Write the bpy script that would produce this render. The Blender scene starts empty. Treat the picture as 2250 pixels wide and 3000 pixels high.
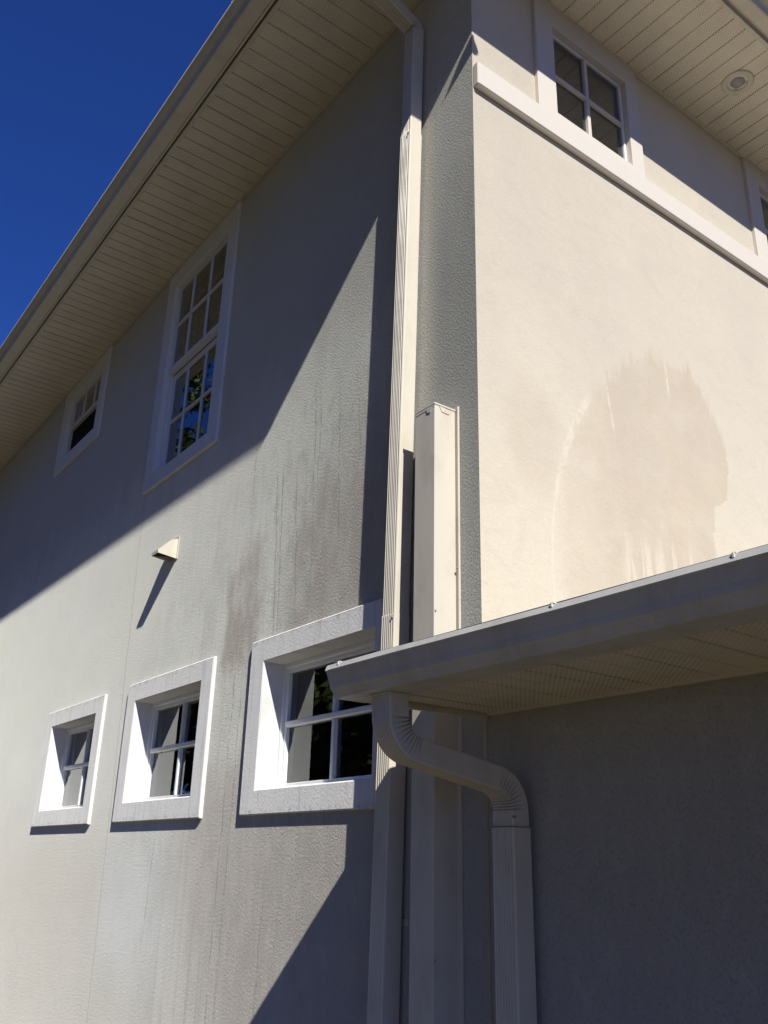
import bpy, math, random
from mathutils import Matrix, Vector
random.seed(7)
sc = bpy.context.scene
col = sc.collection

# ------------------------------------------------------------------ camera, sky, sun, exposure
cam_d = bpy.data.cameras.new("camera")
cam = bpy.data.objects.new("camera", cam_d)
col.objects.link(cam)
CAM_F = 2625.9024
cam.matrix_world = Matrix((
    (-0.799103, 0.238033, 0.552064, 2.317553),
    ( 0.600733, 0.280215, 0.748732, 2.487760),
    ( 0.023526, 0.929957, -0.366915, 2.100000),
    (0, 0, 0, 1)))
cam_d.sensor_fit = 'VERTICAL'
cam_d.sensor_height = 36.0
cam_d.lens = 36.0 * CAM_F / 3000.0
cam_d.clip_start = 0.05
cam_d.clip_end = 2000.0
sc.camera = cam

SUN = Vector((0.2185, 0.742, 0.634)).normalized()
SUN_EL = math.asin(SUN.z)
SUN_AZ = math.atan2(SUN.x, SUN.y)
world = bpy.data.worlds.new("World")
sc.world = world
world.use_nodes = True
wn = world.node_tree.nodes
wl = world.node_tree.links
wn.clear()
sky = wn.new("ShaderNodeTexSky")
sky.sky_type = 'NISHITA'
sky.sun_disc = False
sky.sun_elevation = SUN_EL
sky.sun_rotation = SUN_AZ
sky.altitude = 0
sky.air_density = 1.0
sky.dust_density = 0.0
sky.ozone_density = 10.0
bg = wn.new("ShaderNodeBackground")
bg.inputs["Strength"].default_value = 0.05
wo = wn.new("ShaderNodeOutputWorld")
tint = wn.new("ShaderNodeMix"); tint.data_type = 'RGBA'; tint.blend_type = 'MULTIPLY'
tint.inputs["Factor"].default_value = 1.0
tint.inputs[7].default_value = (0.58, 0.88, 1.72, 1.0)      # deep polarised blue of a clear dry day
wl.new(sky.outputs["Color"], tint.inputs[6])
wl.new(tint.outputs[2], bg.inputs["Color"])
wl.new(bg.outputs[0], wo.inputs[0])

sun_d = bpy.data.lights.new("sun", 'SUN')
sun_d.energy = 5.0
sun_d.angle = math.radians(0.53)
sun_d.color = (1.0, 0.972, 0.875)
sun = bpy.data.objects.new("sun", sun_d)
col.objects.link(sun)
sun.rotation_euler = SUN.to_track_quat('Z', 'Y').to_euler()
sun.location = (6, 20, 18)

sc.view_settings.view_transform = 'Standard'
sc.view_settings.look = 'None'
sc.view_settings.exposure = 0.25
sc.view_settings.gamma = 1.0
sc.view_settings.use_curve_mapping = False

# ------------------------------------------------------------------ helpers: objects
def tag(o, label=None, cat=None, group=None, kind=None):
    if label: o["label"] = label
    if cat: o["category"] = cat
    if group: o["group"] = group
    if kind: o["kind"] = kind
    return o

def empty(name, loc=(0, 0, 0)):
    o = bpy.data.objects.new(name, None)
    o.empty_display_size = 0.2
    col.objects.link(o)
    o.location = loc
    return o

class MB:
    """collects faces; build() links them as one mesh object (coordinates are world coordinates)"""
    def __init__(self):
        self.v = []; self.f = []; self.m = []; self.s = []
    def face(self, pts, mi=0, smooth=False):
        i = len(self.v)
        self.v += [tuple(p) for p in pts]
        self.f.append(tuple(range(i, i + len(pts)))); self.m.append(mi); self.s.append(smooth)
    def grid(self, rows, mi=0, smooth=False, closed=False, flip=False):
        i = len(self.v); n = len(rows[0])
        for r in rows: self.v += [tuple(p) for p in r]
        for a in range(len(rows) - 1):
            for b in range(n if closed else n - 1):
                c = (b + 1) % n
                q = (i + a*n + b, i + a*n + c, i + (a+1)*n + c, i + (a+1)*n + b)
                self.f.append(q[::-1] if flip else q); self.m.append(mi); self.s.append(smooth)
    def box(self, x0, x1, y0, y1, z0, z1, mi=0):
        P = [(x0,y0,z0),(x1,y0,z0),(x1,y1,z0),(x0,y1,z0),(x0,y0,z1),(x1,y0,z1),(x1,y1,z1),(x0,y1,z1)]
        i = len(self.v); self.v += P
        for q in ((0,3,2,1),(4,5,6,7),(0,1,5,4),(1,2,6,5),(2,3,7,6),(3,0,4,7)):
            self.f.append(tuple(i + k for k in q)); self.m.append(mi); self.s.append(False)
    def bbox(self, x0, x1, y0, y1, z0, z1, b=0.004, mi=0):
        """box with chamfered edges"""
        xs, ys, zs = (x0, x1), (y0, y1), (z0, z1)
        i = len(self.v); idx = {}
        for sx in (0, 1):
            for sy in (0, 1):
                for sz in (0, 1):
                    dx = b if sx == 0 else -b; dy = b if sy == 0 else -b; dz = b if sz == 0 else -b
                    for k, off in enumerate(((0, dy, dz), (dx, 0, dz), (dx, dy, 0))):
                        idx[(sx, sy, sz, k)] = len(self.v)
                        self.v.append((xs[sx] + off[0], ys[sy] + off[1], zs[sz] + off[2]))
        def add(q):
            self.f.append(tuple(q)); self.m.append(mi); self.s.append(False)
        S = ((0, 0), (1, 0), (1, 1), (0, 1))
        for s in (0, 1):
            q = [idx[(s, a, c, 0)] for a, c in S]; add(q if s else q[::-1])
            q = [idx[(a, s, c, 1)] for a, c in S]; add(q[::-1] if s else q)
            q = [idx[(a, c, s, 2)] for a, c in S]; add(q if s else q[::-1])
        for a in (0, 1):
            for c in (0, 1):
                add([idx[(a, c, 0, 0)], idx[(a, c, 1, 0)], idx[(a, c, 1, 1)], idx[(a, c, 0, 1)]])
                add([idx[(a, 0, c, 0)], idx[(a, 1, c, 0)], idx[(a, 1, c, 2)], idx[(a, 0, c, 2)]])
                add([idx[(0, a, c, 1)], idx[(1, a, c, 1)], idx[(1, a, c, 2)], idx[(0, a, c, 2)]])
        for a in (0, 1):
            for c in (0, 1):
                for d in (0, 1):
                    add([idx[(a, c, d, 0)], idx[(a, c, d, 1)], idx[(a, c, d, 2)]])
    def build(self, name, mats, parent=None, origin=None, recalc=True):
        me = bpy.data.meshes.new(name)
        v = self.v
        if origin is not None:
            v = [(p[0]-origin[0], p[1]-origin[1], p[2]-origin[2]) for p in v]
        me.from_pydata(v, [], self.f)
        if not isinstance(mats, (list, tuple)): mats = [mats]
        for m in mats: me.materials.append(m)
        me.polygons.foreach_set("material_index", self.m)
        me.polygons.foreach_set("use_smooth", self.s)
        me.update()
        if recalc:
            import bmesh
            bm = bmesh.new(); bm.from_mesh(me)
            bmesh.ops.remove_doubles(bm, verts=bm.verts, dist=1e-5)
            bmesh.ops.recalc_face_normals(bm, faces=bm.faces)
            bm.to_mesh(me); bm.free()
        o = bpy.data.objects.new(name, me)
        col.objects.link(o)
        if origin is not None: o.location = origin
        if parent is not None:
            o.parent = parent
            o.matrix_parent_inverse = Matrix.Identity(4)
            w = Vector(origin) if origin is not None else Vector((0, 0, 0))
            p = Vector((0, 0, 0)); q = parent
            while q is not None:
                p += q.location; q = q.parent
            o.location = w - p
        return o

def solid(o, t, offset=-1.0):
    m = o.modifiers.new("thickness", 'SOLIDIFY'); m.thickness = t; m.offset = offset
    return o

def copy_piece(o, parent, delta):
    c = o.copy(); col.objects.link(c); c.parent = parent
    c.location = o.location + Vector(delta)
    return c

# ------------------------------------------------------------------ helpers: materials
def new_mat(name):
    m = bpy.data.materials.new(name); m.use_nodes = True
    m.node_tree.nodes.clear()
    return m, NT(m.node_tree)

class NT:
    def __init__(self, t): self.t = t
    def n(self, typ, **kw):
        x = self.t.nodes.new(typ)
        for k, v in kw.items(): setattr(x, k, v)
        return x
    def put(self, sock, val):
        if isinstance(val, bpy.types.NodeSocket): self.t.links.new(val, sock)
        elif isinstance(val, (tuple, list)) and sock.type == 'RGBA' and len(val) == 3: sock.default_value = (*val, 1)
        else: sock.default_value = val
    def math(self, op, a, b=None, c=None, clamp=False):
        x = self.n("ShaderNodeMath", operation=op); x.use_clamp = clamp
        self.put(x.inputs[0], a)
        if b is not None: self.put(x.inputs[1], b)
        if c is not None: self.put(x.inputs[2], c)
        return x.outputs[0]
    def add(self, a, b): return self.math('ADD', a, b)
    def sub(self, a, b): return self.math('SUBTRACT', a, b)
    def mul(self, a, b): return self.math('MULTIPLY', a, b)
    def mx(self, a, b): return self.math('MAXIMUM', a, b)
    def pos(self):
        g = self.n("ShaderNodeNewGeometry"); s = self.n("ShaderNodeSeparateXYZ")
        self.t.links.new(g.outputs["Position"], s.inputs[0])
        return g.outputs["Position"], s.outputs[0], s.outputs[1], s.outputs[2]
    def vec(self, x, y, z):
        c = self.n("ShaderNodeCombineXYZ")
        for i, v in enumerate((x, y, z)): self.put(c.inputs[i], v)
        return c.outputs[0]
    def scale(self, v, s):
        m = self.n("ShaderNodeVectorMath", operation='MULTIPLY')
        self.put(m.inputs[0], v); m.inputs[1].default_value = s
        return m.outputs[0]
    def noise(self, v, scale, detail=3.0, rough=0.5, dist=0.0):
        x = self.n("ShaderNodeTexNoise"); self.put(x.inputs["Vector"], v)
        x.inputs["Scale"].default_value = scale; x.inputs["Detail"].default_value = detail
        x.inputs["Roughness"].default_value = rough; x.inputs["Distortion"].default_value = dist
        return x.outputs[0]
    def ramp(self, v, a, b, lo=0.0, hi=1.0):
        x = self.n("ShaderNodeMapRange", interpolation_type='SMOOTHSTEP')
        self.put(x.inputs["Value"], v)
        self.put(x.inputs["From Min"], a); self.put(x.inputs["From Max"], b)
        x.inputs["To Min"].default_value = lo; x.inputs["To Max"].default_value = hi
        return x.outputs["Result"]
    def band(self, v, a, b, soft):
        return self.mul(self.ramp(v, a - soft, a + soft), self.ramp(v, b - soft, b + soft, 1.0, 0.0))
    def mix(self, f, a, b, blend='MIX'):
        x = self.n("ShaderNodeMix", data_type='RGBA', blend_type=blend)
        self.put(x.inputs["Factor"], f)
        self.put(x.inputs[6], a); self.put(x.inputs[7], b)
        return x.outputs[2]
    def bump(self, h, strength, dist, normal=None):
        x = self.n("ShaderNodeBump"); self.put(x.inputs["Height"], h)
        x.inputs["Strength"].default_value = strength; x.inputs["Distance"].default_value = dist
        if normal is not None: self.put(x.inputs["Normal"], normal)
        return x.outputs[0]
    def out(self, color, rough=0.6, normal=None, spec=0.3, metal=0.0, drough=0.0):
        p = self.n("ShaderNodeBsdfPrincipled")
        self.put(p.inputs["Base Color"], color); self.put(p.inputs["Roughness"], rough)
        p.inputs["Specular IOR Level"].default_value = spec; p.inputs["Metallic"].default_value = metal
        if "Diffuse Roughness" in p.inputs: p.inputs["Diffuse Roughness"].default_value = drough
        if normal is not None: self.put(p.inputs["Normal"], normal)
        o = self.n("ShaderNodeOutputMaterial")
        self.t.links.new(p.outputs[0], o.inputs[0])

def stucco_height(N, P):
    """sprayed dash stucco relief: rounded lumps with pits"""
    a = N.noise(N.scale(P, (1, 1, .6)), 125.0, 4.0, 0.70)
    b = N.noise(P, 240.0, 2.0, 0.5)
    k = N.ramp(N.noise(P, 2.6, 3.0, .5), .30, .70, .86, 1.06)
    return N.mul(N.add(N.ramp(a, 0.28, 0.75), N.mul(b, 0.30)), k)

def mat_side_stucco():
    m, N = new_mat("stucco_side")
    P, X, Y, Z = N.pos()
    big = N.noise(N.scale(P, (1, .9, .55)), 1.3, 4.0, 0.55)
    mid = N.noise(N.scale(P, (1, 1.6, .5)), 3.2, 4.0, 0.6)
    c = N.mix(N.ramp(big, .35, .68), (.752, .748, .690), (.738, .738, .70))
    # warm, cleaner paint low down and far along the wall
    warm = N.mul(N.ramp(N.add(Z, N.mul(mid, .35)), 2.0, 3.0, 1.0, 0.0), N.ramp(Y, -2.6, -1.4, 1.0, 0.35))
    c = N.mix(N.mul(warm, .70), c, (.63, .59, .535))
    # bluish washed band under the middle window and above the tall stain
    blue = N.mul(N.band(N.add(Y, N.mul(mid, .3)), -3.45, -2.45, .25), N.band(N.add(Z, N.mul(big, .5)), 1.75, 2.55, .25))
    c = N.mix(N.mul(blue, .7), c, (.70, .715, .71))
    # long vertical run marks
    sv = N.noise(N.scale(P, (1, 26, .55)), 1.0, 5.0, 0.65)
    sv2 = N.noise(N.scale(P, (1, 75, 1.1)), 1.0, 3.0, 0.6)
    runs = N.mul(N.ramp(sv, .45, .72), N.ramp(sv2, .35, .70))
    runzone = N.mul(N.band(Y, -2.75, -.15, .35), N.ramp(Z, 4.3, 3.6, 0.0, 1.0))
    runzone = N.mul(N.band(Y, -2.75, -.10, .35), N.ramp(Z, 3.7, 4.5, 1.0, 0.15))
    c = N.mix(N.mul(N.mul(runs, runzone), .72), c, (.34, .33, .305))
    # grey green grime close to the downspout, brown-pink algae patches
    jag = N.sub(N.noise(N.scale(P, (1, 9, 2.2)), 1.0, 4.0, 0.7), .5)
    yj = N.add(Y, N.mul(jag, .22)); zj = N.add(Z, N.mul(jag, .75))
    grime = N.mul(N.ramp(yj, -1.75, -.55), N.ramp(zj, 4.5, 3.5, 0.0, 1.0))
    grime = N.mul(N.ramp(yj, -1.8, -.6), N.ramp(zj, 3.6, 4.9, 1.0, 0.12))
    c = N.mix(N.mul(grime, .78), c, (.44, .435, .395))
    pn = N.ramp(N.noise(N.scale(P, (1, 5.5, 3.2)), 1.0, 5.0, 0.68), .38, .60)
    pink = N.mul(N.band(yj, -2.20, -1.80, .05), N.ramp(zj, 3.55, 3.95, 1.0, 0.0))
    pink = N.mul(pink, N.ramp(Z, 2.9, 3.2))
    pink2 = N.mul(N.ramp(yj, -1.58, -1.36), N.ramp(N.add(zj, N.mul(Y, -.35)), 4.1, 4.55, 1.0, 0.0))
    pink2 = N.mul(N.mul(pink2, N.ramp(Y, -.78, -.60, 1.0, 0.0)), N.ramp(Z, 2.9, 3.2))
    pinkl = N.mul(N.ramp(N.add(yj, N.mul(Z, .55)), -1.65, -.9), N.ramp(N.add(zj, 0.0), 2.0, 2.35, 1.0, .75))
    pinkl = N.mul(pinkl, N.ramp(Z, 2.45, 2.75, 1.0, 0.0))
    pk = N.mx(N.mul(N.mx(pink, pink2), N.add(.35, N.mul(pn, .65))), N.mul(pinkl, N.add(.62, N.mul(pn, .3))))
    c = N.mix(N.mul(pk, .92), c, (.470, .412, .375))
    cloud = N.ramp(N.noise(N.scale(P, (1, 1.2, .7)), 2.3, 5.0, .68), .42, .66)
    cz = N.mul(N.band(Y, -3.3, -.5, .7), N.ramp(Z, 4.4, 3.6, .35, 1.0))
    c = N.mix(N.mul(N.mul(cloud, cz), .42), c, (.50, .495, .455))
    mott = N.noise(N.scale(P, (1, 1.3, .8)), 9.0, 5.0, .72)
    mz = N.mul(N.ramp(Y, -2.3, -1.2, .15, 1.0), N.ramp(Z, 4.8, 4.2, .3, 1.0))
    c = N.mix(N.mul(N.mul(N.ramp(mott, .48, .62), mz), .38), c, (.40, .415, .375))
    c = N.mix(N.mul(N.mul(N.ramp(mott, .45, .34), mz), .30), c, (.62, .60, .555))
    # dirty strip between downspout and corner, greener in the middle heights
    strip = N.mul(N.ramp(yj, -.44, -.30), N.ramp(N.math('ABSOLUTE', N.sub(zj, 4.35)), .25, 1.5, 1.0, .25))
    c = N.mix(N.mul(strip, .85), c, (.40, .40, .375))
    edge = N.mul(N.ramp(Y, -.44, -.36), N.ramp(Y, -.36, -.22, 1.0, 0.0))
    c = N.mix(N.mul(edge, .75), c, (.62, .585, .52))
    # paint darkened high up to deepen the eave's shade, with some grime
    up = N.mul(N.ramp(N.add(Z, N.mul(N.sub(mid, .5), .8)), 4.3, 5.2), N.ramp(big, .2, .7, .8, 1.0))
    up = N.mul(up, N.ramp(Y, -.62, -.45, 1.0, .15))
    c = N.mix(N.mul(up, .55), c, (.43, .425, .385))
    # thin dark drip lines
    lines = [(-1.328, 4.60, -1.273, 3.45, .005), (-1.268, 4.56, -1.250, 3.95, .004), (-1.086, 4.5, -1.031, 3.6, .005),
             (-1.704, 4.26, -1.621, 3.2, .006), (-1.635, 4.20, -1.579, 3.2, .006), (-1.982, 4.5, -1.982, 4.0, .005),
             (-1.48, 4.1, -1.408, 3.3, .005), (-.895, 4.33, -.874, 4.05, .004), (-2.870, 2.2, -2.90, 1.62, .005),
             (-1.86, 3.2, -1.84, 2.9, .006), (-2.02, 3.3, -2.03, 1.2, .006), (-1.93, 3.0, -1.94, 1.1, .005), (-1.55, 2.0, -1.56, 1.2, .006)]
    wob = N.mul(N.sub(N.noise(N.scale(P, (1, 1, 1)), 5.0, 2.0, .5), .5), .05)
    acc = None
    for y0, z0, y1, z1, w in lines:
        k = (y1 - y0) / (z1 - z0)
        yy = N.sub(N.add(Y, wob), N.math('MULTIPLY_ADD', Z, k, y0 - k * z0))
        l = N.mul(N.ramp(N.math('ABSOLUTE', yy), w * .4, w * 1.5, 1.0, 0.0), N.band(Z, z1, z0, .12))
        acc = l if acc is None else N.mx(acc, l)
    c = N.mix(N.mul(acc, N.mul(N.ramp(N.noise(P, 22.0, 3.0), .32, .55), .50)), c, (.25, .245, .22))
    # control joint: fine vertical line on the far side
    jy = N.sub(N.add(Y, N.mul(wob, .5)), N.math('MULTIPLY_ADD', Z, -.0522, -3.5275))
    jl = N.mul(N.ramp(N.math('ABSOLUTE', jy), .003, .009, 1.0, 0.0), N.ramp(Z, 4.9, 5.3, 1.0, 0.0))
    c = N.mix(N.mul(jl, .38), c, (.30, .29, .27))
    # pits catch dirt
    fine = N.noise(P, 95.0, 3.0, .6)
    pits = N.mul(N.ramp(fine, .30, .50, 1.0, 0.0), N.ramp(Y, -2.4, -.5, .22, .55))
    c = N.mix(pits, c, (.30, .285, .255))
    sand = N.noise(P, 210.0, 2.0, .6)
    c = N.mix(N.ramp(sand, .56, .70, 0.0, .30), c, (.80, .79, .75))
    h = stucco_height(N, P)
    h = N.mul(h, N.ramp(Y, -2.6, -.7, .75, 1.45))
    strokes = N.noise(N.scale(P, (1, 60, 9)), 1.0, 4.0, .7)
    h = N.add(h, N.mul(N.mul(strokes, 1.5), N.mul(N.band(Y, -2.45, -.75, .3), N.ramp(Z, 2.1, 2.6, 1.0, .15))))
    nrm = N.bump(h, .68, .0034)
    N.out(c, .92, nrm, .15, 0, .9)
    return m

def mat_front_stucco():
    m, N = new_mat("stucco_front")
    P, X, Y, Z = N.pos()
    big = N.noise(N.scale(P, (.9, 1, .6)), 1.6, 4.0, 0.55)
    c = N.mix(N.ramp(big, .35, .65), (.690, .625, .525), (.650, .590, .500))
    c = N.mix(N.mul(N.ramp(Z, 4.6, 3.2, 0, 1), 1.0), c, (.720, .650, .535))
    # brushed repair patch, a shade browner, ragged by vertical strokes
    jag = N.sub(N.noise(N.scale(P, (20, 1, 2.0)), 1.0, 5.0, .75), .5)
    jag2 = N.sub(N.noise(N.scale(P, (3.5, 1, 5)), 1.0, 4.0, .65), .5)
    def curve(v, lo, hi, pts, vlo, vhi):
        f = N.n("ShaderNodeFloatCurve"); cu = f.mapping.curves[0]
        q = sorted(((a - lo) / (hi - lo), (b_ - vlo) / (vhi - vlo)) for a, b_ in pts)
        cu.points[0].location = q[0]; cu.points[1].location = q[-1]
        for p in q[1:-1]: cu.points.new(*p)
        for p in cu.points: p.handle_type = 'VECTOR'
        f.mapping.update()
        N.put(f.inputs["Value"], N.math('DIVIDE', N.sub(v, lo), hi - lo))
        return N.math('MULTIPLY_ADD', f.outputs[0], vhi - vlo, vlo)
    top = curve(X, -1.95, -.40, [(-1.95, 4.1), (-1.86, 4.36), (-1.72, 4.60), (-1.60, 4.72), (-1.25, 4.70), (-1.02, 4.56), (-.88, 4.40), (-.72, 4.22), (-.55, 3.98), (-.46, 3.70), (-.40, 3.5)], 3.0, 5.0)
    right = curve(Z, 3.0, 5.0, [(3.0, -1.60), (3.6, -1.645), (3.90, -1.67), (3.97, -1.83), (4.2, -1.855), (4.4, -1.86), (4.6, -1.74), (4.8, -1.6), (5.0, -1.5)], -2.2, -1.0)
    jag3 = N.sub(N.noise(N.scale(P, (55, 1, 3.0)), 1.0, 3.0, .7), .5)
    m_top = N.ramp(N.sub(N.add(N.add(top, N.mul(jag, .50)), N.mul(jag3, .22)), Z), -.02, .08)
    m_right = N.ramp(N.sub(N.add(X, N.add(N.mul(jag2, .17), N.mul(jag3, .04))), right), -.008, .014)
    m_left = N.ramp(N.add(X, N.mul(jag2, .10)), -.56, -.42, 1.0, 0.0)
    patch = N.mul(N.mul(m_top, m_right), N.mul(m_left, N.ramp(X, -.95, -.55, 1.0, .55)))
    left = N.mul(N.ramp(N.add(N.math('POWER', N.math('DIVIDE', N.add(X, .34), .20), 2.0), N.math('POWER', N.math('DIVIDE', N.sub(N.add(Z, N.mul(jag2, .3)), 3.90), .30), 2.0)), .2, 1.4, 1.0, 0.0), .50)
    patch = N.mul(patch, N.ramp(N.noise(P, 3.6, 4.0, .65), .30, .58, .55, 1.0))
    patch = N.mx(patch, left)
    # pale streaks: bottom brush marks, curved run on the left and two small scratches
    st = N.noise(N.scale(P, (34, 1, 1.6)), 1.0, 3.0, .6)
    drips = N.mul(N.mul(N.ramp(st, .47, .56), N.band(X, -1.63, -.90, .05)), N.ramp(N.add(Z, N.mul(jag, .5)), 3.42, 3.62, 1.0, 0.0))
    patch = N.mul(patch, N.sub(1.0, N.mul(drips, .95)))
    tone = N.mix(N.ramp(N.noise(P, 2.4, 4.0, .6), .35, .65), (.618, .530, .418), (.598, .518, .428))
    c = N.mix(N.mul(patch, N.ramp(N.noise(N.scale(P, (8, 1, 1.4)), 1.0, 4.0, .6), .2, .6, .80, 1.0)), c, tone)
    cx_ = N.sub(X, N.add(-.417, N.mul(N.math('POWER', N.mx(N.sub(Z, 3.30), 0.0), 2.0), -.36)))
    run = N.mul(N.ramp(N.math('ABSOLUTE', N.add(cx_, N.mul(jag, .014))), N.ramp(Z, 3.4, 4.1, .003, .014), N.ramp(Z, 3.4, 4.1, .010, .034), 1.0, 0.0), N.ramp(Z, 4.16, 4.26, 1.0, 0.0))
    sc1 = N.mul(N.ramp(N.math('ABSOLUTE', N.sub(X, N.math('MULTIPLY_ADD', Z, .141, -1.476))), .004, .012, 1.0, 0.0), N.band(Z, 4.08, 4.42, .05))
    sc2 = N.mul(N.ramp(N.math('ABSOLUTE', N.sub(X, N.math('MULTIPLY_ADD', Z, .028, -1.505))), .004, .014, 1.0, 0.0), N.band(Z, 4.44, 4.70, .05))
    c = N.mix(N.mul(N.mul(N.mx(run, N.mx(sc1, sc2)), N.ramp(N.noise(P, 9.0, 4.0, .7), .36, .60)), .62), c, (.80, .73, .62))
    fine = N.noise(P, 40.0, 4.0, .6)
    c = N.mix(N.ramp(fine, .30, .70, .10, 0.0), c, (.45, .40, .34))
    tr = N.noise(N.scale(P, (1.0, 1, 1.6)), 5.5, 6.0, .72, 1.2)
    c = N.mix(N.ramp(tr, .45, .70, 0.0, .16), c, (.50, .45, .38))
    sp = N.noise(P, 16.0, 2.0, .5)
    c = N.mix(N.mul(N.ramp(sp, .72, .80), .35), c, (.40, .35, .29))
    h = N.add(N.mul(N.noise(P, 80.0, 5.0, .7), .9), N.mul(N.noise(P, 7.0, 3.0, .5), 1.6))
    N.out(c, .85, N.bump(h, .60, .0036), .2, 0, .5)
    return m

def mat_trim_stucco():
    m, N = new_mat("painted_trim")
    P, X, Y, Z = N.pos()
    c = N.mix(N.ramp(N.noise(P, 3.0, 4.0, .6), .35, .65), (.80, .79, .775), (.76, .755, .755))
    runs = N.noise(N.scale(P, (1, 32, 2.0)), 1.0, 4.0, .65)
    dirt = N.mul(N.ramp(runs, .50, .72), N.band(Z, 2.2, 3.4, .05))
    c = N.mix(N.mul(dirt, .55), c, (.50, .48, .44))
    # mildew under the sills and along the head of the lower window bands
    e = N.mx(N.band(Z, 3.185, 3.23, .012), N.band(Z, 2.30, 2.345, .012))
    c = N.mix(N.mul(N.mul(e, N.ramp(N.noise(P, 26.0, 4.0, .7), .48, .66)), .50), c, (.34, .31, .28))
    h = stucco_height(N, P)
    N.out(c, .85, N.bump(h, .45, .0026), .2, 0, .6)
    return m

def mat_paint(name, colr, rough=.45, spec=.4, dirt=.12, dcol=(.25, .22, .18), bump=.0):
    m, N = new_mat(name)
    P, X, Y, Z = N.pos()
    n = N.noise(N.scale(P, (1, 1, .45)), 7.0, 5.0, .65)
    c = N.mix(N.ramp(n, .42, .75, 0.0, dirt), colr, dcol)
    g = N.noise(P, 160.0, 2.0, .5)
    c = N.mix(N.ramp(g, .55, .75, 0.0, dirt * .5), c, dcol)
    r = N.ramp(n, .3, .7, rough, min(1.0, rough + .15))
    nr = N.bump(N.noise(N.scale(P, (1, 1, .5)), 7.0, 3.0, .5), .35, .006) if bump == 0 else N.bump(N.noise(P, 60.0, 3.0, .5), .4, bump)
    N.out(c, r, nr, spec)
    return m

def mat_soffit():
    """cream vinyl with punched ventilation holes in staggered rows"""
    m, N = new_mat("soffit_vinyl")
    P, X, Y, Z = N.pos()
    p = .0205
    a = N.math('DIVIDE', X, p); b = N.math('DIVIDE', Y, p)
    ua = N.sub(N.math('FRACT', N.add(a, b)), .5)
    ub = N.sub(N.math('FRACT', N.sub(a, b)), .5)
    d = N.math('SQRT', N.add(N.mul(ua, ua), N.mul(ub, ub)))
    hole = N.ramp(d, .20, .30, 1.0, 0.0)
    n = N.noise(P, 5.0, 4.0, .6)
    c = N.mix(N.ramp(n, .35, .7), (.78, .71, .565), (.73, .66, .53))
    vis = N.ramp(N.noise(P, 3.5, 3.0, .6), .35, .65, .22, .58)
    c = N.mix(N.mul(hole, vis), c, (.10, .085, .065))
    N.out(c, .45, N.bump(N.mul(hole, -1.0), .3, .0015), .35)
    return m

def mat_glass():
    m, N = new_mat("window_glass")
    fr = N.n("ShaderNodeFresnel"); fr.inputs["IOR"].default_value = 1.5
    f = N.math('MULTIPLY', fr.outputs[0], 1.75, clamp=True)
    P, X, Y, Z = N.pos()
    wob = N.bump(N.noise(P, 2.2, 2.0, .5), .05, .01)
    gl = N.n("ShaderNodeBsdfGlossy"); gl.inputs["Roughness"].default_value = .012
    gl.inputs["Color"].default_value = (.96, .98, 1, 1)
    N.t.links.new(wob, gl.inputs["Normal"])
    tr = N.n("ShaderNodeBsdfTransparent"); tr.inputs[0].default_value = (.74, .77, .76, 1)
    mx = N.n("ShaderNodeMixShader")
    N.t.links.new(f, mx.inputs[0]); N.t.links.new(tr.outputs[0], mx.inputs[1]); N.t.links.new(gl.outputs[0], mx.inputs[2])
    o = N.n("ShaderNodeOutputMaterial"); N.t.links.new(mx.outputs[0], o.inputs[0])
    return m

def mat_plain(name, a, b, scale, rough=.8, bump=0.0, spec=.2):
    m, N = new_mat(name)
    P, X, Y, Z = N.pos()
    n = N.noise(P, scale, 5.0, .65)
    c = N.mix(N.ramp(n, .3, .7), a, b)
    N.out(c, rough, N.bump(n, .6, bump) if bump else None, spec)
    return m

def mat_shingle():
    m, N = new_mat("roof_shingle")
    P, X, Y, Z = N.pos()
    br = N.n("ShaderNodeTexBrick")
    N.put(br.inputs["Vector"], N.vec(Y, N.mul(Z, 3.9), 0.0))
    br.inputs["Color1"].default_value = (.125, .112, .098, 1); br.inputs["Color2"].default_value = (.17, .152, .13, 1)
    br.inputs["Mortar"].default_value = (.06, .055, .05, 1)
    br.inputs["Scale"].default_value = 3.0; br.inputs["Mortar Size"].default_value = .012
    c = N.mix(N.noise(P, 140.0, 3.0, .7), br.outputs[0], (.09, .08, .07))
    N.out(c, .95, N.bump(N.noise(P, 140.0, 3.0, .7), .5, .003), .1)
    return m

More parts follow.
